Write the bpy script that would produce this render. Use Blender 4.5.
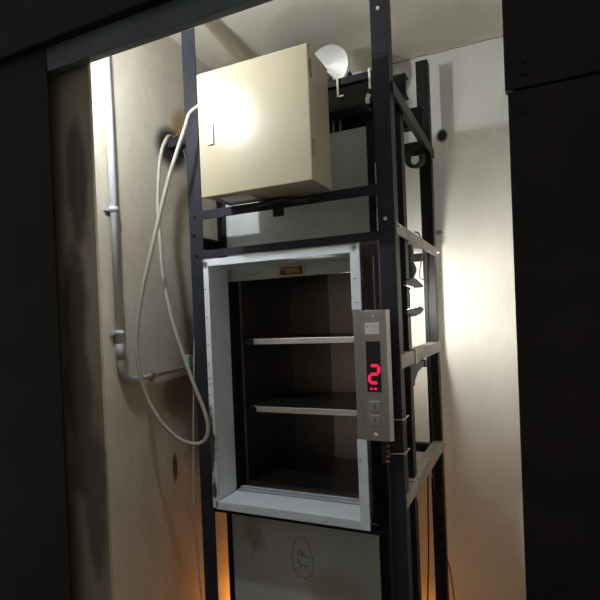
import bpy, bmesh, math, random
from mathutils import Vector, Matrix
random.seed(4)
for o in list(bpy.data.objects): bpy.data.objects.remove(o)
SC = bpy.context.scene; COL = SC.collection
PI = math.pi

# ---------------------------------------------------------------- camera
def set_camera():
    yaw, pitch, roll = [math.radians(a) for a in (24.65038, -.556127, 2.33385)]
    f = Vector((-math.sin(yaw)*math.cos(pitch), math.cos(yaw)*math.cos(pitch), math.sin(pitch)))
    r = Vector((math.cos(yaw), math.sin(yaw), 0)); d = -(r.cross(f))
    r2 = r*math.cos(roll)+d*math.sin(roll); d2 = d*math.cos(roll)-r*math.sin(roll)
    cam = bpy.data.cameras.new('camera'); co = bpy.data.objects.new('camera', cam); COL.objects.link(co)
    m = Matrix.Identity(4)
    for i in range(3):
        m[i][0], m[i][1], m[i][2] = r2[i], -d2[i], -f[i]
    m[0][3], m[1][3], m[2][3] = 0, 0, 1.5
    co.matrix_world = m
    cam.sensor_width = 36; cam.lens = 500.17/600*36; cam.shift_y = 23.96/600; cam.clip_start = .01
    SC.camera = co
set_camera()

# ---------------------------------------------------------------- world, exposure
w = bpy.data.worlds.new('world'); SC.world = w; w.use_nodes = True
w.node_tree.nodes['Background'].inputs[0].default_value = (.75, .72, .66, 1)
w.node_tree.nodes['Background'].inputs[1].default_value = .14
SC.view_settings.view_transform = 'Standard'; SC.view_settings.look = 'None'
SC.view_settings.gamma = 1; SC.view_settings.use_curve_mapping = False
SC.view_settings.exposure = 0.95
WORK_E, BULB_E, AMBER_E = 340, 880, 32      # emission strengths of the three lamps

# ---------------------------------------------------------------- materials
def _mat(name):
    m = bpy.data.materials.new(name); m.use_nodes = True
    nt = m.node_tree; b = nt.nodes['Principled BSDF']
    return m, nt, b
def coords(nt, scale=(1, 1, 1)):
    t = nt.nodes.new('ShaderNodeNewGeometry'); mp = nt.nodes.new('ShaderNodeMapping')
    nt.links.new(t.outputs['Position'], mp.inputs[0]); mp.inputs['Scale'].default_value = scale
    return mp.outputs[0]
def noise(nt, vec, scale, detail=4, rough=.6, dist=0):
    n = nt.nodes.new('ShaderNodeTexNoise'); nt.links.new(vec, n.inputs['Vector'])
    n.inputs['Scale'].default_value = scale; n.inputs['Detail'].default_value = detail
    n.inputs['Roughness'].default_value = rough; n.inputs['Distortion'].default_value = dist
    return n.outputs[0]
def ramp(nt, fac, stops):
    r = nt.nodes.new('ShaderNodeValToRGB'); nt.links.new(fac, r.inputs[0])
    e = r.color_ramp.elements
    while len(e) < len(stops): e.new(.5)
    for k, (p, c) in zip(e, stops):
        k.position = p; k.color = tuple(c)+(1,) if len(c) == 3 else c
    return r.outputs[0]
def mixc(nt, fac, a, b, mode='MIX'):
    m = nt.nodes.new('ShaderNodeMix'); m.data_type = 'RGBA'; m.blend_type = mode
    for s, v in ((m.inputs[0], fac), (m.inputs[6], a), (m.inputs[7], b)):
        if isinstance(v, bpy.types.NodeSocket): nt.links.new(v, s)
        elif isinstance(v, (int, float)): s.default_value = v
        else: s.default_value = tuple(v)+(1,)
    return m.outputs[2]
def bump(nt, b, h, strength, dist=.01):
    n = nt.nodes.new('ShaderNodeBump'); nt.links.new(h, n.inputs['Height'])
    n.inputs['Strength'].default_value = strength; n.inputs['Distance'].default_value = dist
    nt.links.new(n.outputs[0], b.inputs['Normal'])
def paint(name, col, rough=.5, metal=0, var=.15, scale=12, spec=.5, stretch=(1, 1, 1), bmp=.05):
    m, nt, b = _mat(name); v = coords(nt, stretch)
    n = noise(nt, v, scale)
    lo = [c*(1-var) for c in col]; hi = [min(1, c*(1+var)) for c in col]
    nt.links.new(ramp(nt, n, [(.3, lo), (.7, hi)]), b.inputs['Base Color'])
    b.inputs['Roughness'].default_value = rough; b.inputs['Metallic'].default_value = metal
    b.inputs['Specular IOR Level'].default_value = spec
    if bmp: bump(nt, b, noise(nt, v, scale*9), bmp, .002)
    return m
def blot(nt, p, rad, wob=.5, nscale=9, stretch=(1, 1, 1)):
    """soft irregular spot centred on world point p, 1 inside, 0 outside"""
    g = nt.nodes.new('ShaderNodeNewGeometry')
    s = nt.nodes.new('ShaderNodeVectorMath'); s.operation = 'SUBTRACT'
    nt.links.new(g.outputs['Position'], s.inputs[0]); s.inputs[1].default_value = p
    k = nt.nodes.new('ShaderNodeVectorMath'); k.operation = 'MULTIPLY'; nt.links.new(s.outputs[0], k.inputs[0])
    k.inputs[1].default_value = stretch
    l = nt.nodes.new('ShaderNodeVectorMath'); l.operation = 'LENGTH'; nt.links.new(k.outputs[0], l.inputs[0])
    n = noise(nt, g.outputs['Position'], nscale, 5)
    a = nt.nodes.new('ShaderNodeMath'); a.operation = 'MULTIPLY_ADD'
    nt.links.new(n, a.inputs[0]); a.inputs[1].default_value = wob*rad*2; nt.links.new(l.outputs['Value'], a.inputs[2])
    mr = nt.nodes.new('ShaderNodeMapRange'); nt.links.new(a.outputs[0], mr.inputs[0])
    mr.inputs[1].default_value = rad*(.55+wob); mr.inputs[2].default_value = rad*(1.15+wob)
    mr.inputs[3].default_value = 1; mr.inputs[4].default_value = 0; mr.interpolation_type = 'SMOOTHSTEP'
    return mr.outputs[0]
def plaster(name, a, b_, blots=(), rough=.85, scale=3.0, stretch=(1, 1, .6)):
    m, nt, b = _mat(name); v = coords(nt, stretch)
    base = ramp(nt, noise(nt, v, scale, 6, .6, .6), [(.35, a), (.65, b_)])
    fine = noise(nt, v, 40, 5)
    c = mixc(nt, .12, base, fine, 'OVERLAY')
    for (p, r, col, wob, st) in blots:
        c = mixc(nt, blot(nt, p, r, wob, 7, st), c, col)
    nt.links.new(c, b.inputs['Base Color']); b.inputs['Roughness'].default_value = rough
    bump(nt, b, noise(nt, v, 14, 8, .65), .25, .01)
    return m
def glow(name, col, e):
    m, nt, b = _mat(name); b.inputs['Base Color'].default_value = tuple(col)+(1,)
    b.inputs['Emission Color'].default_value = tuple(col)+(1,); b.inputs['Emission Strength'].default_value = e
    return m
def brushed(name, col, rough=.3, stretch=(60, 60, 1), var=.2):
    m, nt, b = _mat(name); v = coords(nt, stretch); n = noise(nt, v, 6, 5)
    nt.links.new(ramp(nt, n, [(.3, [c*(1-var) for c in col]), (.7, [min(1, c*(1+var)) for c in col])]), b.inputs['Base Color'])
    b.inputs['Metallic'].default_value = 1
    mr = nt.nodes.new('ShaderNodeMapRange'); nt.links.new(n, mr.inputs[0])
    mr.inputs[3].default_value = rough*.8; mr.inputs[4].default_value = rough*1.25
    nt.links.new(mr.outputs[0], b.inputs['Roughness'])
    return m
SOOT = (.012, .011, .012)
M = {}
M['wall_left'] = plaster('left_wall_plaster', (.40, .36, .29), (.52, .48, .40), [
    ((-1.31, 1.75, 2.31), .09, (.30, .19, .10), .5, (1, 1, .8)),
    ((-1.31, 1.665, 2.215), .085, SOOT, .35, (1, .8, .9)),
    ((-1.31, 1.60, .93), .022, (.06, .05, .045), .5, (1, 1.2, .35)),
    ((-1.31, 1.63, 1.22), .09, (.27, .23, .20), .6, (1, 1, .8)),
    ((-1.31, 1.75, 1.20), .16, (.22, .19, .165), .6, (1, 1, .5))])
M['wall_back'] = plaster('back_wall_plaster', (.64, .64, .60), (.74, .74, .70), [
    ((-.334, 2.35, 2.305), .026, SOOT, .35, (1, 1, .8)),
    ((-.365, 2.35, 1.87), .013, (.25, .22, .18), .5, (.6, 1, 1))])
M['ceiling'] = plaster('ceiling_plaster', (.62, .60, .50), (.72, .70, .62), [
    ((-.75, 1.95, 2.686), .22, (.50, .48, .41), .6, (1, 1, 1)),
    ((-.62, 1.55, 2.686), .05, (.72, .72, .70), .9, (1.6, .5, 1)),
    ((-.3, 2.2, 2.686), .20, (.56, .54, .46), .6, (.7, 1, 1))], scale=2)
M['reveal'] = plaster('stained_reveal_plaster', (.27, .225, .17), (.46, .39, .31), [
    ((-1.062, .93, 1.366), .05, (.13, .105, .085), .7, (1, 1, .12)),
    ((-1.035, .93, 1.90), .04, (.13, .105, .085), .7, (1, 1, .2)),
    ((-1.018, .93, 1.036), .05, (.13, .105, .085), .7, (1, 1, .18))], stretch=(1, 2, .5))
M['floor'] = plaster('floor_concrete', (.16, .15, .14), (.24, .23, .21))
M['door_steel'] = paint('black_door_steel', (.016, .012, .011), .6, 0, .3, 8, .25)
M['lintel_steel'] = paint('lintel_steel', (.07, .095, .092), .33, 0, .45, 5, .5)
M['black'] = paint('black_angle_paint', (.009, .009, .010), .5, 0, .35, 14, .2)
M['blue_black'] = paint('blue_black_angle_paint', (.022, .023, .032), .5, 0, .25, 10, .15)
M['dirty_black'] = paint('dusty_black_paint', (.035, .033, .031), .6, 0, .5, 20)
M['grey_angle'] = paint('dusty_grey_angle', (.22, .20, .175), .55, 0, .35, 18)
M['bolt'] = paint('zinc_bolt', (.62, .62, .62), .4, .3, .1, 40)
M['cream'] = paint('cream_powder_paint', (.35, .31, .22), .22, 0, .025, 6, .5, bmp=.02)
M['film'] = paint('white_protective_film', (.60, .66, .71), .42, 0, .07, 7)
M['film_dirty'] = plaster('scuffed_white_film', (.62, .68, .73), (.70, .75, .80), [
    ((-1.05, 1.5, 1.71), .018, (.12, .09, .06), 1.2, (1, 1, 1)),
    ((-.49, 1.5, 1.715), .020, (.15, .11, .08), 1.2, (1, 1, 1)),
    ((-1.06, 1.5, 1.05), .025, (.10, .08, .06), 1.6, (1.3, 1, .2)),
    ((-1.05, 1.5, .90), .012, (.04, .04, .04), 1.2, (1, 1, .3))], rough=.45, scale=8)
M['panel_film'] = plaster('door_film', (.40, .43, .43), (.46, .49, .49), [
    ((-.96, 1.6, .70), .05, (.33, .31, .27), .9, (1, 1, .5)),
    ((-.62, 1.6, .55), .12, (.36, .34, .28), .8, (1, 1, 1))], rough=.5, scale=4)
M['stainless'] = brushed('brushed_stainless', (.46, .45, .43), .30)
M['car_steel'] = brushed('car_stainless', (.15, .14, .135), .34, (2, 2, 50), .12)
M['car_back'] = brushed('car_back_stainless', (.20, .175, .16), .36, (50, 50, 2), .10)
M['car_reflection'] = brushed('car_reflection_stainless', (.62, .53, .47), .52, (50, 50, 2), .08)  # lighter tone paints a reflection into the car's stainless back wall
M['shelf_steel'] = brushed('shelf_stainless', (.82, .80, .76), .42, (1, 60, 60), .12)
M['plate'] = brushed('operating_plate_stainless', (.40, .38, .36), .42, (70, 70, 1), .10)
M['guide'] = paint('guide_plate_primer', (.20, .155, .155), .38, .5, .2, 8, stretch=(1, 1, .2))
M['rail'] = brushed('guide_rail_steel', (.70, .66, .64), .3, (20, 20, 1))
M['brass'] = paint('worn_brass', (.42, .33, .20), .42, .7, .15, 30)
M['copper'] = paint('copper_brown', (.30, .16, .10), .45, .5, .15, 30)
M['pvc'] = paint('grey_pvc', (.40, .42, .47), .42, 0, .06, 8)
M['pvc_dark'] = paint('weathered_grey_pvc', (.26, .26, .26), .5, 0, .2, 14)
M['cable'] = paint('grey_flexible_conduit', (.29, .27, .235), .5, 0, .06, 20)
M['thin'] = paint('thin_grey_wire', (.45, .43, .40), .5, 0, .05, 20)
M['black_rubber'] = paint('black_rubber', (.012, .012, .012), .55, 0, .2, 20)
M['tie'] = paint('cable_tie_nylon', (.50, .50, .48), .45, 0, .04, 20)
M['white_plastic'] = paint('white_plastic', (.78, .78, .76), .4, 0, .04, 20)
M['green'] = paint('pale_green_plastic', (.30, .66, .50), .35, 0, .06, 20)
def turned(name, col, rough):
    m, nt, b = _mat(name); b.inputs['Base Color'].default_value = tuple(col)+(1,)
    b.inputs['Metallic'].default_value = .85; b.inputs['Roughness'].default_value = rough
    b.inputs['Anisotropic'].default_value = .5
    t = nt.nodes.new('ShaderNodeTangent'); t.direction_type = 'RADIAL'; t.axis = 'Y'
    nt.links.new(t.outputs[0], b.inputs['Tangent'])
    n = noise(nt, coords(nt), 30); bump(nt, b, n, .02, .001)
    return m
M['disc'] = turned('turned_silver', (.92, .91, .94), .42)
M['ink'] = paint('black_marker_ink', (.03, .028, .028), .7, 0, .1, 30)
M['faint_ink'] = paint('faded_marker_ink', (.21, .20, .20), .7, 0, .2, 30)
M['red_ink'] = paint('brown_marker_ink', (.10, .045, .035), .7, 0, .1, 30)
M['red_mark'] = paint('red_print', (.34, .02, .04), .5, 0, .1, 30)
M['sticker'] = paint('pale_sticker', (.62, .60, .62), .5, 0, .03, 30)
M['print'] = paint('grey_print', (.32, .31, .36), .5, 0, .05, 30)
M['screen'] = paint('black_display_glass', (.006, .006, .007), .15, 0, .05, 30, bmp=0)
M['led'] = glow('red_led', (1, .004, .05), .8)
M['led_dim'] = glow('red_led_dim', (1, .01, .04), 1.0)
M['button'] = brushed('button_steel', (.45, .44, .42), .35, (3, 3, 60))
M['amber_paint'] = paint('steel_lamp_paint', (.35, .34, .33), .5)
M['work_glow'] = glow('work_lamp_tube', (1, .95, .86), WORK_E)
M['bulb_glow'] = glow('bulb_glass', (.88, .95, 1), BULB_E)
M['amber_low'] = glow('dim_amber_glass', (1, .36, .05), 3)
M['amber_glow'] = glow('amber_lamp_glass', (1, .36, .05), AMBER_E)

# ---------------------------------------------------------------- mesh helpers
class MB:
    def __init__(s): s.bm = bmesh.new()
    def box(s, x0, x1, y0, y1, z0, z1):
        v = [s.bm.verts.new(p) for p in ((x0,y0,z0),(x1,y0,z0),(x1,y1,z0),(x0,y1,z0),(x0,y0,z1),(x1,y0,z1),(x1,y1,z1),(x0,y1,z1))]
        for f in ((3,2,1,0),(4,5,6,7),(0,1,5,4),(1,2,6,5),(2,3,7,6),(3,0,4,7)): s.bm.faces.new([v[i] for i in f])
        return s
    def prism(s, pts, axis, a, b):
        """2-D outline extruded along an axis from a to b"""
        def P(u, t): return {'x': (t, u[0], u[1]), 'y': (u[0], t, u[1]), 'z': (u[0], u[1], t)}[axis]
        A = [s.bm.verts.new(P(u, a)) for u in pts]; B = [s.bm.verts.new(P(u, b)) for u in pts]
        n = len(pts)
        for i in range(n): s.bm.faces.new((A[i], A[(i+1) % n], B[(i+1) % n], B[i]))
        s.bm.faces.new(A); s.bm.faces.new(list(reversed(B)))
        return s
    def cyl(s, p0, p1, r, n=20, r2=None):
        p0, p1 = Vector(p0), Vector(p1); d = (p1-p0).normalized()
        u = d.orthogonal().normalized(); v = d.cross(u); r2 = r if r2 is None else r2
        A = [s.bm.verts.new(p0+r*(math.cos(2*PI*i/n)*u+math.sin(2*PI*i/n)*v)) for i in range(n)]
        B = [s.bm.verts.new(p1+r2*(math.cos(2*PI*i/n)*u+math.sin(2*PI*i/n)*v)) for i in range(n)]
        for i in range(n): s.bm.faces.new((A[i], A[(i+1) % n], B[(i+1) % n], B[i])).smooth = True
        s.bm.faces.new(list(reversed(A))); s.bm.faces.new(B)
        return s
    def lathe(s, c, axis, prof, n=32, flat=False):
        """profile of (radius, offset along axis)"""
        c, d = Vector(c), Vector(axis).normalized(); u = d.orthogonal().normalized(); v = d.cross(u); rings = []
        for r, h in prof:
            rings.append([s.bm.verts.new(c+d*h+max(r, 1e-5)*(math.cos(2*PI*i/n)*u+math.sin(2*PI*i/n)*v)) for i in range(n)])
        for a, b in zip(rings, rings[1:]):
            sm = abs((b[0].co-a[0].co).dot(d)) > .5*(b[0].co-a[0].co).length
            for i in range(n): s.bm.faces.new((a[i], a[(i+1) % n], b[(i+1) % n], b[i])).smooth = sm and not flat
        s.bm.faces.new(list(reversed(rings[0]))); s.bm.faces.new(rings[-1])
        return s
    def tube(s, pts, r, n=10, sub=8, closed=False):
        P = [Vector(p) for p in pts]
        if sub > 1:
            out = []
            for i in range(len(P)-1):
                a, b, c, d = P[max(i-1, 0)], P[i], P[i+1], P[min(i+2, len(P)-1)]
                for k in range(sub):
                    t = k/sub
                    out.append(.5*((2*b)+(c-a)*t+(2*a-5*b+4*c-d)*t*t+(3*b-a-3*c+d)*t**3))
            P = out+[P[-1]]
        rings = []; u = None
        for i, p in enumerate(P):
            t = (P[min(i+1, len(P)-1)]-P[max(i-1, 0)]).normalized()
            u = t.orthogonal().normalized() if u is None else (u-t*u.dot(t)).normalized()
            v = t.cross(u)
            rings.append([s.bm.verts.new(p+r*(math.cos(2*PI*k/n)*u+math.sin(2*PI*k/n)*v)) for k in range(n)])
        for a, b in zip(rings, rings[1:]):
            for k in range(n): s.bm.faces.new((a[k], a[(k+1) % n], b[(k+1) % n], b[k])).smooth = True
        s.bm.faces.new(list(reversed(rings[0]))); s.bm.faces.new(rings[-1])
        return s
    def build(s, name, mat, parent=None, bevel=0, seg=2):
        bmesh.ops.recalc_face_normals(s.bm, faces=s.bm.faces)
        me = bpy.data.meshes.new(name); s.bm.to_mesh(me); s.bm.free(); me.materials.append(M[mat])
        o = bpy.data.objects.new(name, me); COL.objects.link(o)
        if parent:
            o.parent = parent; q = parent; off = Vector()
            while q: off += q.location; q = q.parent
            if off.length: me.transform(Matrix.Translation(-off))
        if bevel:
            m = o.modifiers.new('bevel', 'BEVEL'); m.width = bevel; m.segments = seg; m.limit_method = 'ANGLE'
            m.harden_normals = False
        return o
def box(*a): return MB().box(*a)
def angle_z(x0, x1, y0, y1, z0, z1, corner, t=.005):
    """vertical angle iron: flange facing the camera (plane y0) and a flange along y at side 'l' or 'r'"""
    if corner == 'r': o = [(x0, y0), (x1, y0), (x1, y1), (x1-t, y1), (x1-t, y0+t), (x0, y0+t)]
    elif corner == 'l': o = [(x1, y0), (x0, y0), (x0, y1), (x0+t, y1), (x0+t, y0+t), (x1, y0+t)]
    return MB().prism(o, 'z', z0, z1)
def thing(name, label, cat, loc, group=None):
    o = bpy.data.objects.new(name, None); COL.objects.link(o); o.location = loc; o.empty_display_size = .05
    o['label'] = label; o['category'] = cat
    if group: o['group'] = group
    return o
def tag(o, label, cat, group=None, kind=None):
    o['label'] = label; o['category'] = cat
    if group: o['group'] = group
    if kind: o['kind'] = kind
    return o
def struct(o): o['kind'] = 'structure'; return o
def lab(o, t): o['label'] = t; return o
def copy_of(o, d=(0, 0, 0), parent=None):
    c = o.copy(); COL.objects.link(c); c.location = o.location+Vector(d)
    if parent: c.parent = parent
    return c

# ---------------------------------------------------------------- the setting
OX0, OX1, OZ, CZ = -1.095, -.018, 2.134, 2.686      # opening in the front wall, its head, ceiling height
struct(box(-2.6, 1.8, -2.6, 2.5, -.1, 0).build('floor', 'floor'))
struct(box(-1.46, .35, .938, 2.5, CZ, CZ+.12).build('ceiling', 'ceiling'))
struct(box(-1.46, -1.31, .938, 2.5, 0, CZ).build('wall_left', 'wall_left'))
struct(box(-1.31, .2, 2.35, 2.5, 0, CZ).build('wall_back', 'wall_back'))
struct(box(0.2, .35, .938, 2.5, 0, CZ).build('wall_right', 'wall_back'))
fw = MB(); fw.box(-2.6, -.979, .930, .938, 0, 2.9); fw.box(OX1+.002, 1.8, .905, .938, 0, 2.9); fw.box(-.979, OX1+.002, .905, .938, 2.21, 2.9)
struct(fw.build('wall_front', 'reveal'))
ck = MB(); px = -.6
pts = []
while px < .15:
    pts.append((px, 2.349, 2.684-random.random()*.006)); px += .02+random.random()*.03
ck.tube(pts, .0016, 5, 1)
struct(ck.build('trim_7', 'dirty_black'))
# steel portal standing just in front of the wall
struct(box(-1.7, -1.078, .89, .897, 0, 2.9).build('trim_1', 'door_steel'))
struct(box(OX1-.002, OX1+.6, .885, .905, 0, 1.852).build('trim_2', 'door_steel', bevel=.0015))
struct(box(OX1-.006, OX1+.6, .885, .905, 1.856, 2.9).build('trim_3', 'door_steel', bevel=.0015))
struct(box(-1.7, OX1-.002, .892, .915, 2.146, 2.206).build('trim_4', 'lintel_steel', bevel=.002))
struct(box(-1.7, OX1-.006, .870, .905, 2.206, 2.9).build('trim_5', 'door_steel', bevel=.003))
bl = MB()
for z in (1.897, 1.878, 1.818): bl.cyl((.006, .880, z), (.006, .8855, z), .0035, 12)
struct(bl.build('trim_6', 'door_steel'))

# ---------------------------------------------------------------- steel angle frame
FR = thing('steel_frame', 'tall black angle-iron frame with bolted crosspieces standing around the lift', 'frame', (-.74, 1.85, 0))
TOP = 2.66
lab(angle_z(-1.117, -1.06, 1.50, 1.55, 0, CZ-.002, 'l').build('post', 'blue_black', FR, .001), 'front left post, blue-black and reaching the ceiling')
lab(angle_z(-.412, -.360, 1.50, 1.552, 0, CZ-.002, 'r').build('post', 'blue_black', FR, .001), 'front right post, bolted, reaching the ceiling')
lab(angle_z(-.412, -.362, 2.20, 2.25, 0, 2.59, 'r').build('post', 'black', FR, .001), 'rear right post with a slanted cut top')
angle_z(-1.12, -1.07, 2.20, 2.25, 0, 2.59, 'l').build('post', 'black', FR, .001)
lab(angle_z(-.405, -.370, 1.675, 1.722, 0, 2.22, 'r').build('guide_post', 'black', FR, .001), 'right guide post behind the front right post')
lab(angle_z(-1.103, -1.074, 1.66, 1.70, 0, 2.22, 'l').build('guide_post', 'black', FR, .001), 'left guide post beside the white door')
# front beams (angle iron laid along x)
def beam_x(x0, x1, y0, z0, z1, mat='black', dep=.04, name='crossbar'):
    t = .005
    return MB().prism([(y0, z0), (y0+t, z0), (y0+t, z1-t), (y0+dep, z1-t), (y0+dep, z1), (y0, z1)], 'x', x0, x1).build(name, mat, FR, .0008)
lab(beam_x(-1.062, -.405, 1.497, 1.872, 1.903, 'blue_black'), 'front crossbar under the cream box')
lab(beam_x(-1.062, -.405, 1.497, 1.733, 1.760, 'blue_black'), 'front crossbar just above the white surround')
lab(beam_x(-1.118, -.405, 1.510, .812, .827, 'black'), 'front crossbar just below the white sill')
for z in (1.765, .93): beam_x(-1.07, -.405, 2.206, z-.035, z, 'black')
beam_x(-1.07, -.405, 2.206, 2.19, 2.25, 'black')
# side rails (angle iron laid along y)
def rail_y(xo, y0, y1, z0, z1, mat, side=1, name='side_rail', dep=.04):
    t = .005
    return MB().prism([(xo, z0), (xo, z1), (xo-side*dep, z1), (xo-side*dep, z1-t), (xo-side*t, z1-t), (xo-side*t, z0)], 'y', y0, y1).build(name, mat, FR, .0008)
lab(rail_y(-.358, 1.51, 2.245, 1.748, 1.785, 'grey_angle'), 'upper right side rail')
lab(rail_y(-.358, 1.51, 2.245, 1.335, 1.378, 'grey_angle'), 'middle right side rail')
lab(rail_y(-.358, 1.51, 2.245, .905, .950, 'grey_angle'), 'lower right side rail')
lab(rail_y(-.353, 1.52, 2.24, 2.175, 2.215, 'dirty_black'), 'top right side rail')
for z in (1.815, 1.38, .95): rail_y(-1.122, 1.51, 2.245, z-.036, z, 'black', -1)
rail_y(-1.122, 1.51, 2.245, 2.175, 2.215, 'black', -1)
# machine channels at the top
for y in (1.64, 1.93):
    t = .006
    MB().prism([(y, 2.215), (y+.045, 2.215), (y+.045, 2.221), (y+t, 2.221), (y+t, 2.281), (y+.045, 2.281), (y+.045, 2.287), (y, 2.287)], 'x', -1.115, -.34).build('machine_channel', 'black', FR, .001)
# wall tie at the left
tie = MB(); tie.box(-1.312, -1.09, 1.64, 1.68, 2.2155, 2.2205); tie.box(-1.312, -1.09, 1.64, 1.645, 2.2205, 2.252)
lab(tie.build('wall_tie', 'blue_black', FR, .001), 'short grey angle welded from left post to scorched wall')
# small bolts on the posts
for x, y, z in ((-.388, 1.4975, 1.795), (-.386, 1.4975, 2.43), (-1.096, 1.4975, 1.82), (-1.09, 1.4975, 1.885), (-1.09, 1.4975, 1.745)):
    MB().cyl((x, y+.003, z), (x, y-.003, z), .0055, 8).build('bolt', 'bolt' if x > -1 else 'black', FR)
for y, z in ((2.235, 1.765), (2.235, .93)):
    MB().cyl((-.362, y, z), (-.345, y, z), .006, 8).build('bolt', 'bolt', FR)
MB().cyl((-.358, 1.53, 1.774), (-.350, 1.53, 1.774), .005, 8).build('bolt', 'bolt', FR)
# weld seams on the upright posts
box(-.4125, -.3595, 1.4985, 1.5005, 2.295, 2.2985).build('weld_seam', 'black', FR)
box(-1.1205, -1.0595, 1.4985, 1.5005, 2.245, 2.2475).build('weld_seam', 'black', FR)
# tab under the crossbar
box(-.768, -.728, 1.492, 1.497, 1.845, 1.89).build('bracket', 'black', FR, .001)

# ---------------------------------------------------------------- white landing surround
SU = thing('door_surround', 'white film-covered steel surround framing the lift opening', 'door frame', (-.77, 1.5, .829))
def lj():
    m = MB(); m.box(-1.0595, -1.038, 1.494, 1.502, .832, 1.716); m.box(-1.046, -1.038, 1.502, 1.621, .858, 1.70); return m
lab(lj().build('jamb', 'film_dirty', SU, .001), 'left jamb, scuffed white film')
box(-.505, -.499, 1.5025, 1.621, .832, 1.701).build('jamb_return', 'guide', SU)
rj = MB(); rj.box(-.505, -.474, 1.494, 1.502, 1.522, 1.725)
rj.box(-.505, -.474, 1.494, 1.502, .829, 1.115)
lab(rj.build('jamb', 'film_dirty', SU, .001), 'right jamb, white film peeled off beside the call panel')
bj = MB(); bj.box(-.503, -.474, 1.495, 1.502, 1.115, 1.522)
lab(bj.build('bare_jamb', 'plate', SU, .001), 'bare stainless stretch of the right jamb')
hd = MB(); hd.box(-1.0595, -.474, 1.4935, 1.502, 1.702, 1.727); hd.box(-1.046, -.514, 1.502, 1.633, 1.702, 1.712)
lab(hd.build('head', 'film_dirty', SU, .001), 'top rail, scuffed at both corners')
sl = MB(); sl.box(-1.046, -.505, 1.494, 1.500, .829, .858); sl.box(-1.036, -.505, 1.500, 1.617, .848, .858)
lab(sl.build('sill', 'film', SU, .001), 'pale blue-white sill')
box(-1.0475, -1.0375, 1.4925, 1.617, .838, .8595).build('joint', 'brass', SU)
mk = MB()
for (x, z, a, l) in ((-1.049, 1.28, .8, .007), (-1.053, 1.24, -.5, .005), (-1.050, 1.20, 1.1, .007), (-1.055, 1.09, .6, .007), (-1.050, 1.07, -.3, .006), (-1.054, 1.04, 1.3, .008), (-1.049, 1.01, .3, .006), (-1.052, 1.42, .5, .005), (-1.053, 1.62, .4, .004), (-1.053, 1.35, .9, .006), (-1.050, 1.30, .4, .006), (-1.056, 1.12, 1.2, .008), (-1.052, 1.135, .5, .006), (-1.046, 1.17, -.4, .006), (-1.052, 1.52, .2, .004), (-.49, 1.62, .3, .004), (-.488, 1.545, 0, .004), (-.497, 1.05, 1.2, .005), (-.80, .846, .3, .003), (-.62, .842, .1, .003), (-.92, .845, .1, .002)):
    d = Vector((math.cos(a), 0, math.sin(a)))*l; c = Vector((x, 1.4935, z)); mk.tube([c-d, c+d], .0012, 6, 1)
lab(mk.build('scratch', 'ink', SU), 'dark scratches in the film')

# guide rails right of the surround
GR = thing('door_guide', 'narrow reddish metal door guide right of the white surround', 'door guide', (-.45, 1.57, 0))
box(-.512, -.418, 1.628, 1.634, 1.40, 1.76).build('guide_plate', 'guide', GR, .001)
box(-.512, -.418, 1.628, 1.634, .05, 1.398).build('guide_plate', 'black', GR, .001)
box(-.476, -.418, 1.628, 1.634, 1.762, 2.15).build('guide_plate', 'black', GR, .001)
box(-.464, -.458, 1.60, 1.628, 1.10, 1.70).build('rail', 'rail', GR, .0015)
box(-.443, -.439, 1.60, 1.628, 1.10, 2.0).build('rail', 'rail', GR, .0015)
GL = thing('door_guide', 'black door guide channel left of the lift car, behind left jamb', 'door guide', (-1.05, 1.64, 0))
box(-1.072, -1.046, 1.63, 1.636, .05, 2.15).build('guide_plate', 'black', GL)
box(-1.052, -1.048, 1.636, 1.672, .05, 1.65).build('rail', 'black', GL)
tr = MB(); tr.box(-1.036, -.508, 1.623, 1.660, .845, .853); tr.box(-1.036, -.508, 1.623, 1.634, .853, .861); tr.box(-1.036, -.508, 1.642, 1.660, .853, .865)
tag(tr.build('door_track', 'pvc', None, .0005), 'grooved grey metal track along the back of the white sill', 'track')

# ---------------------------------------------------------------- upper and lower door leaves
UD = thing('door_leaf', 'raised white film-covered door leaf with handwriting, behind the cream box', 'door', (-.78, 1.64, 1.655))
lf = MB(); lf.box(-1.046, -.478, 1.640, 1.662, 1.655, 2.140)
lf.build('panel', 'panel_film', UD, .0015)
lf = MB(); lf.box(-1.069, -.486, 1.6395, 1.662, 1.73, 2.140)
lf.build('film_sheet', 'panel_film', UD, .001)
HN = MB(); HN.box(-.828, -.724, 1.634, 1.642, 1.657, 1.663); HN.box(-.828, -.724, 1.634, 1.642, 1.690, 1.696); HN.box(-.828, -.820, 1.634, 1.642, 1.663, 1.690); HN.box(-.732, -.724, 1.634, 1.642, 1.663, 1.690)
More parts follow.
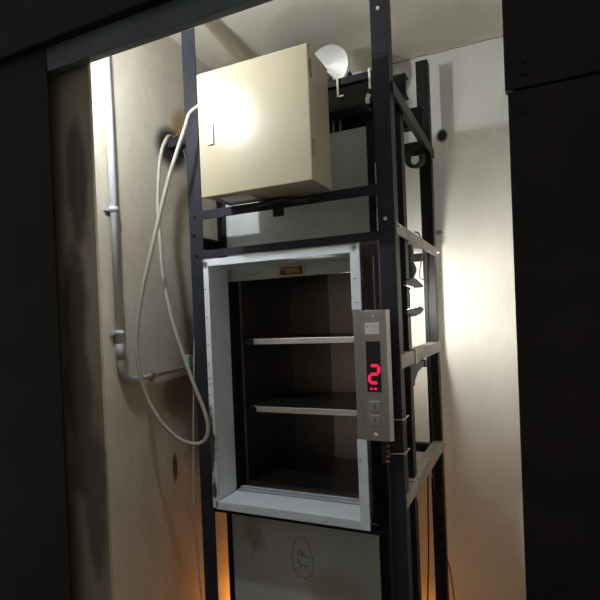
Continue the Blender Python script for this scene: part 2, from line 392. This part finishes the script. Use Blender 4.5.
# pull handle recess
hh = HN.build('pull_handle', 'brass', UD, .001); lab(hh, 'brass recessed pull handle')
box(-.820, -.732, 1.6375, 1.640, 1.663, 1.690).build('recess', 'screen', hh)
box(-.802, -.744, 1.633, 1.6385, 1.667, 1.687).build('cover_plate', 'copper', hh, .001)
MB().cyl((-.811, 1.638, 1.684), (-.811, 1.631, 1.684), .004, 12).build('knob', 'bolt', hh)
UP = [[(-0.912, 1.815), (-0.915, 1.822), (-0.909, 1.826), (-0.901, 1.823), (-0.9, 1.816), (-0.907, 1.811), (-0.912, 1.815)], [(-0.876, 1.824), (-0.878, 1.831), (-0.871, 1.835), (-0.862, 1.832), (-0.861, 1.824), (-0.869, 1.82), (-0.876, 1.824)], [(-0.831, 1.827), (-0.839, 1.821), (-0.845, 1.826), (-0.84, 1.834), (-0.832, 1.833), (-0.83, 1.827), (-0.833, 1.818), (-0.84, 1.806)], [(-0.805, 1.826), (-0.797, 1.819), (-0.791, 1.81)], [(-0.789, 1.827), (-0.797, 1.819), (-0.804, 1.809)], [(-0.733, 1.836), (-0.729, 1.83)], [(-0.714, 1.823), (-0.716, 1.83), (-0.71, 1.834), (-0.704, 1.83), (-0.704, 1.82), (-0.71, 1.815), (-0.714, 1.823)], [(-0.687, 1.837), (-0.69, 1.826), (-0.693, 1.816)], [(-0.658, 1.835), (-0.666, 1.826), (-0.672, 1.831), (-0.669, 1.841), (-0.66, 1.843), (-0.657, 1.835), (-0.666, 1.817), (-0.677, 1.799)]]
wr = MB()
for s in UP: wr.tube([(x, 1.6393, z) for x, z in s], .0007, 6, 4)
lab(wr.build('handwriting', 'faint_ink', UD), 'faint handwritten digits')
MB().cyl((-.60, 1.655, 2.14), (-.60, 1.655, 2.185), .004, 8).build('threaded_rod', 'brass', UD)
MB().cyl((-.575, 1.655, 2.14), (-.575, 1.655, 2.185), .004, 8).build('threaded_rod', 'brass', UD)
LO = [[(-0.764, 0.726), (-0.781, 0.717), (-0.796, 0.689), (-0.802, 0.652), (-0.799, 0.619), (-0.787, 0.591), (-0.768, 0.58), (-0.748, 0.581), (-0.73, 0.594), (-0.719, 0.621), (-0.721, 0.65), (-0.731, 0.684), (-0.742, 0.712), (-0.753, 0.725), (-0.764, 0.726)], [(-0.783, 0.642), (-0.775, 0.63), (-0.764, 0.623)], [(-0.781, 0.609), (-0.764, 0.623)], [(-0.764, 0.623), (-0.742, 0.624)], [(-0.78, 0.663), (-0.758, 0.659), (-0.737, 0.655)], [(-0.777, 0.663), (-0.779, 0.672), (-0.771, 0.677), (-0.762, 0.672), (-0.761, 0.663), (-0.767, 0.659)], [(-0.981, 0.721), (-0.97, 0.719), (-0.974, 0.712)], [(-0.99, 0.684), (-0.979, 0.683)], [(-0.941, 0.726), (-0.935, 0.708)], [(-0.954, 0.674), (-0.947, 0.666)], [(-0.95, 0.687), (-0.956, 0.674), (-0.961, 0.648), (-0.967, 0.622)], [(-0.94, 0.707), (-0.948, 0.684)], [(-0.975, 0.615), (-0.972, 0.609)], [(-0.977, 0.652), (-0.971, 0.649)]]
LD = thing('door_leaf', 'lower grey-white door leaf with YP circled, below the sill', 'door', (-.77, 1.6, .1))
box(-1.052, -.483, 1.600, 1.622, .10, .80).build('panel', 'panel_film', LD, .0015)
box(-1.074, -1.052, 1.598, 1.622, .10, .80).build('edge_angle', 'black', LD, .001)
wr = MB()
wr.tube([(x, 1.5993, z) for x, z in LO[0]], .0008, 6, 4)
lab(wr.build('circle_mark', 'red_ink', LD), 'brown hand-drawn oval')
wr = MB()
for s in LO[1:6]: wr.tube([(x, 1.5993, z) for x, z in s], .0011, 6, 4)
lab(wr.build('handwriting', 'ink', LD), 'YP written sideways inside the oval')
wr = MB()
for s in LO[6:]: wr.tube([(x, 1.5995, z) for x, z in s], .0008, 6, 4)
lab(wr.build('handwriting', 'red_ink', LD), 'faint column of brown marks')

# ---------------------------------------------------------------- lift car
CA = thing('lift_car', 'dark stainless steel lift car with two shelves inside the white surround', 'dumbwaiter', (-.79, 1.92, .845))
sw = MB(); sw.box(-1.036, -1.030, 1.70, 2.14, .845, 1.76); sw.build('side_wall', 'car_steel', CA)
sw = MB(); sw.box(-.552, -.546, 1.70, 2.14, .845, 1.76); sw.build('side_wall', 'car_steel', CA)
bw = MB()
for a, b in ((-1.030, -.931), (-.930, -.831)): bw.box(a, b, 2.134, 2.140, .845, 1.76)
box(-.829, -.552, 2.134, 2.140, .845, 1.76).build('back_panel', 'car_reflection', CA, .001)  # right part of the back wall, reflection band put into its colour
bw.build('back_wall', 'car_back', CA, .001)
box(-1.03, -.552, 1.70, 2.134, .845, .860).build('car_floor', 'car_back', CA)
box(-1.03, -.552, 1.70, 2.134, 1.752, 1.76).build('car_roof', 'car_steel', CA)
box(-1.036, -.546, 1.70, 1.706, .35, .845).build('glow_baffle', 'black', CA)  # added skirt under the car, blocks amber glow rising through the sill gap
box(-1.078, -1.037, 1.690, 1.700, .35, 1.76).build('front_stile', 'black', CA)
fr = MB(); fr.box(-1.036, -1.031, 1.692, 1.700, .845, 1.76); fr.box(-.552, -.546, 1.692, 1.70, .845, 1.76); fr.box(-1.031, -.552, 1.692, 1.70, .855, .868)
fr.build('front_edge', 'stainless', CA)
for z in (1.407, 1.141):
    s = MB(); s.box(-.993 if z > 1.3 else -1.002, -.556, 1.716, 1.724, z, z+.022); 
    sh = box(-1.028, -.556, 1.7245, 2.13, z+.016, z+.022).build('shelf', 'car_back', CA)
    s.build('front_lip', 'shelf_steel', sh, .001)
    box(-1.029, -.992, 1.712, 1.724, z-.002, z+.019).build('shelf_bracket', 'black', sh, .001)

# ---------------------------------------------------------------- cream control box
CB = thing('control_box', 'large cream metal control cabinet mounted high on the black frame', 'cabinet', (-.748, 1.42, 1.904))
box(-.938, -.556, 1.352, 1.498, 1.904, 2.290).build('body', 'cream', CB, .003)
dr = box(-.942, -.554, 1.335, 1.350, 1.900, 2.294).build('door', 'cream', CB, .003)
lp = MB(); lp.box(-.908, -.885, 1.330, 1.335, 2.062, 2.136)
lk = lp.build('lock_plate', 'white_plastic', dr, .001)
s = MB()
for (a, b, c, d) in ((-.904, -.889, 2.094, 2.0955), (-.904, -.889, 2.086, 2.0875), (-.904, -.889, 2.078, 2.0795), (-.904, -.9025, 2.078, 2.095), (-.897, -.8955, 2.078, 2.095), (-.8905, -.889, 2.078, 2.095)): s.box(a, b, 1.329, 1.331, c, d)
s.build('red_label', 'red_mark', dr)
for z in (2.205, 1.975):
    hg = MB(); hg.cyl((-.5525, 1.352, z), (-.5525, 1.352, z+.048), .0035, 12); hg.box(-.556, -.5535, 1.352, 1.366, z, z+.048)
    hg.build('hinge', 'cream', CB)
un = MB(); un.box(-.90, -.80, 1.385, 1.44, 1.8995, 1.9045); un.build('gland_plate', 'white_plastic', CB)
MB().lathe((-.79, 1.46, 1.9045), (0, 0, -1), [(.030, 0), (.030, .003), (.0, .003)], 28).build('knockout', 'copper', CB)
MB().cyl((-.939, 1.44, 2.262), (-.956, 1.44, 2.262), .012, 16).build('cable_gland', 'white_plastic', CB)
bn = MB()
for i in range(6):
    bn.tube([(-.845+i*.006, 1.484, 1.882+.002*i), (-.80+i*.01, 1.480-.004*(i % 3), 1.889+.003*(i % 2)), (-.74+i*.008, 1.478-.004*(i % 2), 1.893), (-.67+i*.01, 1.485, 1.880+.003*(i % 3))], .0065, 8, 6)
tag(bn.build('cable_bundle', 'black_rubber'), 'bunch of black cables tucked between the cream cabinet underside and crossbar', 'cables')
# white terminal and latch beside the left post
th = thing('cable_clip', 'small white cable clip on black bracket between post and cabinet', 'clip', (-1.03, 1.52, 2.08))
box(-1.055, -1.025, 1.512, 1.53, 2.07, 2.15).build('bracket', 'black', th, .001)
MB().cyl((-1.046, 1.506, 2.13), (-1.046, 1.506, 2.185), .007, 12).build('clip', 'white_plastic', th)

# ---------------------------------------------------------------- call panel
CP = thing('call_panel', 'narrow stainless call panel with red floor number on the right jamb', 'call panel', (-.428, 1.46, 1.12))
MB().prism([(-.471, 1.476), (-.467, 1.460), (-.389, 1.460), (-.380, 1.470), (-.380, 1.476)], 'z', 1.123, 1.518).build('face_plate', 'plate', CP, .0008)
box(-.466, -.416, 1.476, 1.496, 1.135, 1.506).build('back_box', 'dirty_black', CP, .001)
sc = box(-.4535, -.4095, 1.4585, 1.461, 1.271, 1.424).build('display', 'screen', CP)
# the digit 2, seven segments, slightly slanted
def seg(x0, z0, x1, z1, wd=.0085):
    a, b = Vector((x0, z0)), Vector((x1, z1)); d = (b-a).normalized(); n = Vector((-d.y, d.x))*wd/2
    a2, b2 = a+d*wd*.15, b-d*wd*.15
    p = [a2, a2+d*wd/2+n, b2-d*wd/2+n, b2, b2-d*wd/2-n, a2+d*wd/2-n]
    return [(q.x, q.y) for q in p]
dg = MB(); k = .0025; X0, X1 = -.4465, -.4195; Z = (1.299, 1.325, 1.351)
for (xa, za, xb, zb) in ((X0+2*k, Z[2], X1+2*k, Z[2]), (X1+2*k, Z[2], X1+k, Z[1]), (X0+k, Z[1], X1+k, Z[1]), (X0+k, Z[1], X0, Z[0]), (X0, Z[0], X1, Z[0])):
    dg.prism(seg(xa, za, xb, zb), 'y', 1.4575, 1.459)
lab(dg.build('digit', 'led', sc), 'glowing red digit 2')
ar = MB(); 
for x in (-.446, -.433): ar.prism(seg(x, 1.281, x+.011, 1.281, .005), 'y', 1.4575, 1.459)
lab(ar.build('digit_dots', 'led', sc), 'two small red dashes under the digit')
st = box(-.4535, -.4105, 1.4588, 1.4605, 1.446, 1.480).build('sticker', 'sticker', CP)
rg = MB(); ring = [(-.4475+.0032*math.cos(t*PI/6), 1.4586, 1.470+.0032*math.sin(t*PI/6)) for t in range(13)]; rg.tube(ring, .0008, 6, 1)
rg.build('red_ring', 'red_mark', st)
tx = MB()
for i in range(4):
    x = -.4385+i*.0068; z = 1.470
    tx.box(x-.0022, x+.0022, 1.4582, 1.459, z+.0018, z+.0026); tx.box(x-.0022, x+.0022, 1.4582, 1.459, z-.0026, z-.0018); tx.box(x-.0004, x+.0004, 1.4582, 1.459, z-.003, z+.003)
for i in range(5):
    x = -.4475+i*.0072; z = 1.456
    tx.box(x-.0022, x+.0022, 1.4582, 1.459, z-.0004, z+.0004); tx.box(x-.001, x-.0004, 1.4582, 1.459, z-.003, z+.003)
tx.build('lettering', 'print', st)
def text(body, x, y, z, size, mat, parent, name):
    c = bpy.data.curves.new(name, 'FONT'); c.body = body; c.size = size; c.align_x = 'CENTER'; c.align_y = 'CENTER'; c.extrude = .0004
    o = bpy.data.objects.new(name, c); dg_ = bpy.context.evaluated_depsgraph_get()
    COL.objects.link(o); bpy.context.view_layer.update()
    me = bpy.data.meshes.new_from_object(o.evaluated_get(bpy.context.evaluated_depsgraph_get())); bpy.data.objects.remove(o)
    me.transform(Matrix.Translation((x, y, z)) @ Matrix.Rotation(PI/2, 4, 'X')); me.materials.clear(); me.materials.append(M[mat])
    m = bpy.data.objects.new(name, me); COL.objects.link(m); m.parent = parent
    off = Vector(); q = parent
    while q: off += q.location; q = q.parent
    me.transform(Matrix.Translation(-off)); return m
for z, ch in ((1.227, '2'), (1.185, '1')):
    b = MB(); b.box(-.447, -.416, 1.4565, 1.461, z-.0155, z+.0155)
    bo = b.build('button', 'button', CP, .0015)
    bz = MB(); bz.box(-.4505, -.4125, 1.4592, 1.4605, z-.019, z+.019); bz.build('button_bezel', 'print', bo)
    text(ch, -.4315, 1.4562, z, .021, 'ink', bo, 'numeral')
MB().lathe((-.4325, 1.460, 1.141), (0, -1, 0), [(.0065, 0), (.0065, .0015), (.004, .003), (.0, .003)], 20).build('screw', 'bolt', CP)
MB().lathe((-.428, 1.460, 1.500), (0, -1, 0), [(.0045, 0), (.0045, .001), (.0, .0018)], 16).build('screw', 'bolt', CP)
tm = thing('terminal_block', 'small terminal strip with loose wires hanging under the call panel', 'terminal block', (-.40, 1.48, 1.04))
box(-.425, -.405, 1.485, 1.50, 1.05, 1.115).build('strip', 'black_rubber', tm, .001)
for i in range(4):
    MB().cyl((-.4, 1.489, 1.055+i*.016), (-.409, 1.482, 1.055+i*.016), .004, 8).build('screw', 'copper', tm)
MB().tube([(-.408, 1.488, 1.05), (-.406, 1.49, .95), (-.41, 1.49, .75), (-.405, 1.49, .4)], .0035, 8, 6).build('wire', 'black_rubber', tm)

# ---------------------------------------------------------------- hoisting machine on top
HM = thing('hoist_machine', 'black hoist motor with silver disc on top of the frame', 'hoist', (-.62, 1.8, 2.288))
MB().lathe((-0.7203, 1.9499, 2.5346), (0, -1, 0), [(.030, -.02), (.0895, -.016), (.0895, .0), (.087, .002), (.030, .002), (.0, .002)], 48, True).build('flywheel', 'disc', HM)
MB().lathe((-0.7203, 1.9728, 2.5346), (0, 1, 0), [(.02, 0), (.05, .0), (.058, .02), (.058, .17), (.045, .19), (.0, .19)], 32).build('motor', 'black', HM)
bk = MB(); bk.tube([(-0.7628, 1.9361, 2.5002), (-0.7341, 1.927, 2.4887), (-0.7111, 1.927, 2.452), (-0.6825, 1.9293, 2.4348), (-0.6481, 1.9327, 2.4314)], .011, 10, 8)
bk.build('brake_lever', 'black_rubber', HM)
MB().cyl((-0.7203, 1.9453, 2.4772), (-0.7203, 1.9178, 2.4772), .02, 20).build('hub', 'black_rubber', HM)
gb = MB(); gb.box(-.80, -.64, 1.96, 2.17, 2.288, 2.475); gb.build('gearbox', 'dirty_black', HM, .006)
box(-.86, -.43, 1.62, 1.98, 2.288, 2.312).build('mounting_plate', 'black', HM, .002)
cp = MB(); cp.box(-.5675, -.5615, 1.612, 1.618, 2.245, 2.325); cp.box(-.5675, -.545, 1.612, 1.618, 2.245, 2.250)
cp.build('bracket', 'rail', HM)
box(-.453, -.446, 1.60, 1.606, 2.245, 2.312).build('bracket', 'white_plastic', HM, .001)
MB().tube([(-.450, 1.592, 2.222), (-.456, 1.592, 2.208), (-.455, 1.592, 2.195)], .007, 8, 5).build('rope_end', 'white_plastic', HM)
sb = thing('sheave_block', 'dark rope sheave assembly hidden in shadow above the white door', 'sheave', (-.6, 1.80, 2.16))
box(-.98, -.43, 1.69, 1.74, 2.16, 2.212).build('crossbeam', 'black', sb, .002)
MB().lathe((-.56, 1.76, 2.11), (0, 1, 0), [(.0, 0), (.055, 0), (.055, .006), (.045, .012), (.055, .018), (.055, .024), (.0, .024)], 32).build('sheave', 'dirty_black', sb)
box(-.66, -.47, 1.60, 1.69, 2.195, 2.212).build('plate', 'black', sb, .001)
cc = MB()
for i in range(3): cc.tube([(-.425+.032*math.cos(t*PI/8)+.004*i, 2.16+.006*i, 2.165+.034*math.sin(t*PI/8)) for t in range(17)], .008, 8, 1)
tag(cc.build('cable_coil', 'black_rubber'), 'small coil of black cable hung behind the frame near the top', 'cable')

# ---------------------------------------------------------------- work lamp inside the right side
WL = thing('work_lamp', 'lit work lamp with tilted metal flaps inside the right of the frame', 'lamp', (-.40, 1.74, 1.56))
box(-.425, -.372, 1.728, 1.746, 1.522, 1.612).build('housing', 'dirty_black', WL, .002)
for z0, pr in ((1.605, [(1.62, -.008), (1.62, .004), (1.74, .022), (1.80, .018), (1.90, .002), (1.90, -.004), (1.74, -.014)]),
               (1.512, [(1.62, -.008), (1.62, .004), (1.80, .016), (1.86, .015), (1.90, .004), (1.84, -.010), (1.74, -.018)])):
    f = MB(); f.prism([(y, z0+z) for y, z in pr], 'x', -.3685, -.358)
    f.prism([(max(y, 1.747), z0+z) for y, z in pr], 'x', -.418, -.3685)
    f.build('flap', 'dirty_black', WL)
tb = MB().cyl((-.388, 1.855, 1.530), (-.388, 1.855, 1.588), .016, 20).build('tube', 'work_glow', WL)
cbm = MB(); cbm.tube([(-.382, 1.775, 1.62), (-.374, 1.78, 1.655), (-.382, 1.78, 1.69), (-.376, 1.775, 1.72), (-.382, 1.77, 1.745)], .013, 10, 8)
cbm.tube([(-.385, 1.80, 1.63), (-.372, 1.81, 1.66), (-.38, 1.79, 1.69)], .010, 10, 8)
cbm.build('hanging_flex', 'black_rubber', WL)
# limit switch
LS = thing('limit_switch', 'small black limit switch with roller arm below the middle side rail', 'switch', (-.38, 1.70, 1.30))
box(-.3695, -.352, 1.605, 1.665, 1.265, 1.333).build('body', 'black_rubber', LS, .002)
ar = MB(); ar.prism([(1.655, 1.275), (1.672, 1.268), (1.74, 1.300), (1.86, 1.312), (1.86, 1.328), (1.74, 1.333), (1.665, 1.333)], 'x', -.366, -.357); ar.build('arm', 'dirty_black', LS, .001)
MB().cyl((-.372, 1.872, 1.318), (-.352, 1.872, 1.318), .014, 20).build('roller', 'black_rubber', LS)
# amber lamp low behind the left post
AL = thing('amber_lamp', 'amber lamp glowing low down at the back of the shaft', 'lamp', (-1.2, 2.12, 0))
MB().cyl((-1.2, 2.12, 0), (-1.2, 2.12, .05), .04, 24, .03).build('base', 'amber_paint', AL)
MB().lathe((-1.2, 2.12, .05), (0, 0, 1), [(.022, 0), (.045, .04), (.05, .08), (.035, .12), (.0, .132)], 24).build('globe', 'amber_glow', AL)
AL2 = thing('amber_lamp', 'second amber lamp low behind the rear right post', 'lamp', (-.43, 2.28, 0))
MB().cyl((-.46, 2.29, 0), (-.46, 2.29, .05), .03, 24, .02).build('base', 'amber_paint', AL2)
MB().lathe((-.46, 2.29, .05), (0, 0, 1), [(.015, 0), (.025, .02), (.03, .04), (.02, .07), (.0, .075)], 24).build('globe', 'amber_low', AL2)
# cool bulb on the inner face of the front wall, above the opening
BL = thing('wall_bulb', 'bare cool white bulb on the inner wall above the opening', 'lamp', (-1.06, .938, 2.318))
MB().cyl((-1.06, .9385, 2.318), (-1.06, .958, 2.318), .014, 20).build('socket', 'white_plastic', BL)
MB().lathe((-1.06, .958, 2.318), (0, 1, 0), [(.009, 0), (.016, .01), (.018, .022), (.013, .034), (.0, .04)], 24).build('bulb', 'bulb_glow', BL)

# ---------------------------------------------------------------- conduit on the left wall
PX = -1.293
CD = thing('conduit_pipe', 'grey plastic conduit pipe running down the left wall and turning right', 'pipe', (PX, 1.32, 1.3))
MB().tube([(PX, 1.305, 2.684), (PX, 1.312, 2.2), (PX, 1.314, 1.44)], .0125, 16, 1).build('vertical_pipe', 'pvc', CD)
cv = MB(); cv.cyl((PX, 1.314, 1.44), (PX, 1.314, 1.385), .0145, 16)
cv.tube([(PX, 1.314, 1.39), (PX, 1.318, 1.35), (PX, 1.335, 1.322), (PX, 1.365, 1.308), (PX, 1.41, 1.308)], .0135, 16, 6)
lab(cv.build('elbow', 'pvc_dark', CD), 'darker weathered elbow')
MB().tube([(PX, 1.40, 1.308), (PX, 1.55, 1.314), (PX, 1.70, 1.322)], .0085, 12, 1).build('horizontal_pipe', 'cable', CD)
for (y, z, hor) in ((1.312, 1.905, 0), (1.314, 1.478, 0), (1.47, 1.311, 1)):
    c = MB()
    if hor: c.cyl((PX, y-.009, z), (PX, y+.009, z), .0135, 16); c.box(-1.309, -1.300, y-.008, y+.008, z-.022, z+.022)
    else: c.cyl((PX, y, z-.008), (PX, y, z+.008), .0165, 16); c.box(-1.309, -1.300, y-.03, y+.03, z-.007, z+.007)
    c.build('clamp', 'pvc_dark' if hor else 'pvc', CD)
gc = thing('junction_cap', 'pale green plastic cap on the left wall at the pipe end', 'cap', (-1.309, 1.71, 1.35))
MB().lathe((-1.309, 1.705, 1.345), (1, 0, 0), [(.026, 0), (.026, .018), (.02, .026), (.0, .028)], 28).build('cap', 'green', gc)
MB().cyl((-1.2815, 1.705, 1.345), (-1.278, 1.705, 1.345), .008, 16).build('centre', 'green', gc)
# ---------------------------------------------------------------- flexible cable loops
def ray(px, py):
    """unit-depth direction of an image point; used only to lay cables over measured points"""
    yaw, pitch, roll = [math.radians(a) for a in (24.65038, -.556127, 2.33385)]
    f = Vector((-math.sin(yaw)*math.cos(pitch), math.cos(yaw)*math.cos(pitch), math.sin(pitch)))
    r = Vector((math.cos(yaw), math.sin(yaw), 0)); d = -(r.cross(f))
    r2 = r*math.cos(roll)+d*math.sin(roll); d2 = d*math.cos(roll)-r*math.sin(roll)
    return r2*((px-300)/500.17)+d2*((py-323.96)/500.17)+f
def at(px, py, Y):
    d = ray(px, py); t = Y/d.y; return Vector((d.x*t, Y, 1.5+d.z*t))
cb = MB()
cb.tube([Vector((-.956, 1.44, 2.262))]+[at(*p) for p in ((191, 112, 1.43), (185, 128, 1.42), (176, 155, 1.40), (167, 185, 1.39), (154, 240, 1.37), (143, 288, 1.35), (137, 330, 1.34), (138, 362, 1.34), (146, 395, 1.36), (160, 420, 1.38), (178, 438, 1.41), (194, 444, 1.44), (205, 440, 1.455), (208, 427, 1.46), (204, 410, 1.46), (193, 382, 1.455), (180, 345, 1.45), (171, 315, 1.45), (163, 275, 1.46), (160, 240, 1.47), (158, 205, 1.48), (159, 170, 1.49), (162, 150, 1.50), (166, 140, 1.51), (169, 136.5, 1.54), (174, 138, 1.60))], .0072, 12, 8)
tag(cb.build('flexible_cable', 'cable'), 'thick pale grey flexible cable looping down the left from the cream cabinet', 'cable')
tc = MB(); tc.tube([at(*p) for p in ((189, 181, 1.56), (190, 205, 1.56), (193, 250, 1.565), (195, 300, 1.565), (194, 370, 1.565), (193.5, 440, 1.565), (194, 500, 1.565), (198, 560, 1.565), (203, 610, 1.565))], .003, 8, 6)
tag(tc.build('thin_wire', 'thin'), 'thin grey wire running down beside the left post', 'wire')
wc = MB(); wc.tube([at(*p) for p in ((184, 150, 1.52), (186, 160, 1.52), (187, 172, 1.52), (188, 182, 1.52))], .004, 8, 6)
tag(wc.build('wire_tail', 'black_rubber'), 'short black wire tail hanging from the scorched wall tie', 'wire')
pw = MB(); pw.tube([at(*p) for p in ((173, 138, 1.56), (179, 132, 1.55), (184, 122, 1.54), (186, 112, 1.53))], .0015, 6, 6)
tag(pw.build('copper_wire', 'copper'), 'fine bare wire twisting up from wall tie to left post', 'wire')
k1 = MB(); k1.tube([at(*p) for p in ((415, 232, 1.86), (419, 234, 1.92), (423, 246, 2.02), (426, 256, 2.12), (427, 280, 2.18), (428, 320, 2.185), (430, 360, 2.185), (431, 400, 2.185), (433, 430, 2.185), (434, 480, 2.188), (437, 520, 2.25), (443, 545, 2.29), (450, 570, 2.31), (455, 605, 2.31))], .0028, 8, 6)
tag(k1.build('black_cable', 'black_rubber'), 'thin black cable trailing down the rear right post to the floor', 'cable')
k2 = MB(); k2.tube([at(*p) for p in ((424, 250, 2.08), (421, 262, 2.10), (419.5, 276, 2.12), (424, 280, 2.14), (428, 284, 2.17))], .0022, 8, 6)
tag(k2.build('black_cable', 'black_rubber'), 'short slack cable loop above the lit lamp', 'cable')
k3 = MB(); k3.tube([at(*p) for p in ((428, 458, 2.15), (428, 500, 2.15), (428.5, 550, 2.15), (427.5, 605, 2.15))], .0035, 8, 6)
tag(k3.build('black_cable', 'black_rubber'), 'straight black cable hanging below the lower side rail', 'cable')
k4 = MB(); k4.tube([at(*p) for p in ((403, 372, 1.68), (406, 390, 1.70), (408.5, 410, 1.70), (407, 424, 1.69), (403, 430, 1.67), (402, 420, 1.66))], .0035, 8, 6)
tag(k4.build('grey_wire', 'thin'), 'grey wire curving down from the limit switch', 'wire')
# white cable ties
def tie_at(x0, x1, y0, y1, z, label, tail=(1, 0, 0), tilt=0):
    t = MB(); r = .0015
    pts = [(x0, y0, z), (x1, y0, z+tilt), (x1, y1, z+tilt), (x0, y1, z), (x0, y0, z)]
    for a, b in zip(pts, pts[1:]): t.tube([a, b], r, 6, 1)
    t.box(x1-.003, x1+.003, y0-.004, y0+.003, z+tilt-.003, z+tilt+.003)
    c = Vector((x1, y0, z+tilt)); t.tube([c, c+Vector(tail)*.014], .001, 6, 1)
    tag(t.build('cable_tie', 'tie'), label, 'cable tie', 'white cable ties on the right side of the frame')
tie_at(-.417, -.354, 1.494, 1.558, 1.18, 'white cable tie around the front right post level with call panel bottom', (.6, 0, -.6), .004)
tie_at(-.417, -.354, 1.494, 1.558, 1.075, 'white cable tie around the front right post below the call panel', (.3, 0, .8), .006)
def tie_rail(y, z0, z1, label):
    t = MB()
    pts = [(-.355, y, z0), (-.355, y, z1), (-.401, y, z1), (-.401, y, z0), (-.355, y, z0)]
    for a, b in zip(pts, pts[1:]): t.tube([a, b], .0016, 6, 1)
    t.tube([(-.355, y, z0), (-.350, y-.01, z0-.015)], .0014, 6, 1)
    tag(t.build('cable_tie', 'tie'), label, 'cable tie', 'white cable ties on the right side of the frame')
tie_rail(1.90, .902, .953, 'white cable tie at middle of the lower side rail')
tie_rail(1.64, .902, .953, 'white cable tie at near end of the lower side rail')
tp = MB(); tp.box(-.4005, -.354, 1.70, 1.73, 1.331, 1.382)
tag(tp.build('tape_wrap', 'cable', None, .001), 'beige tape wrapped around the middle side rail', 'tape')
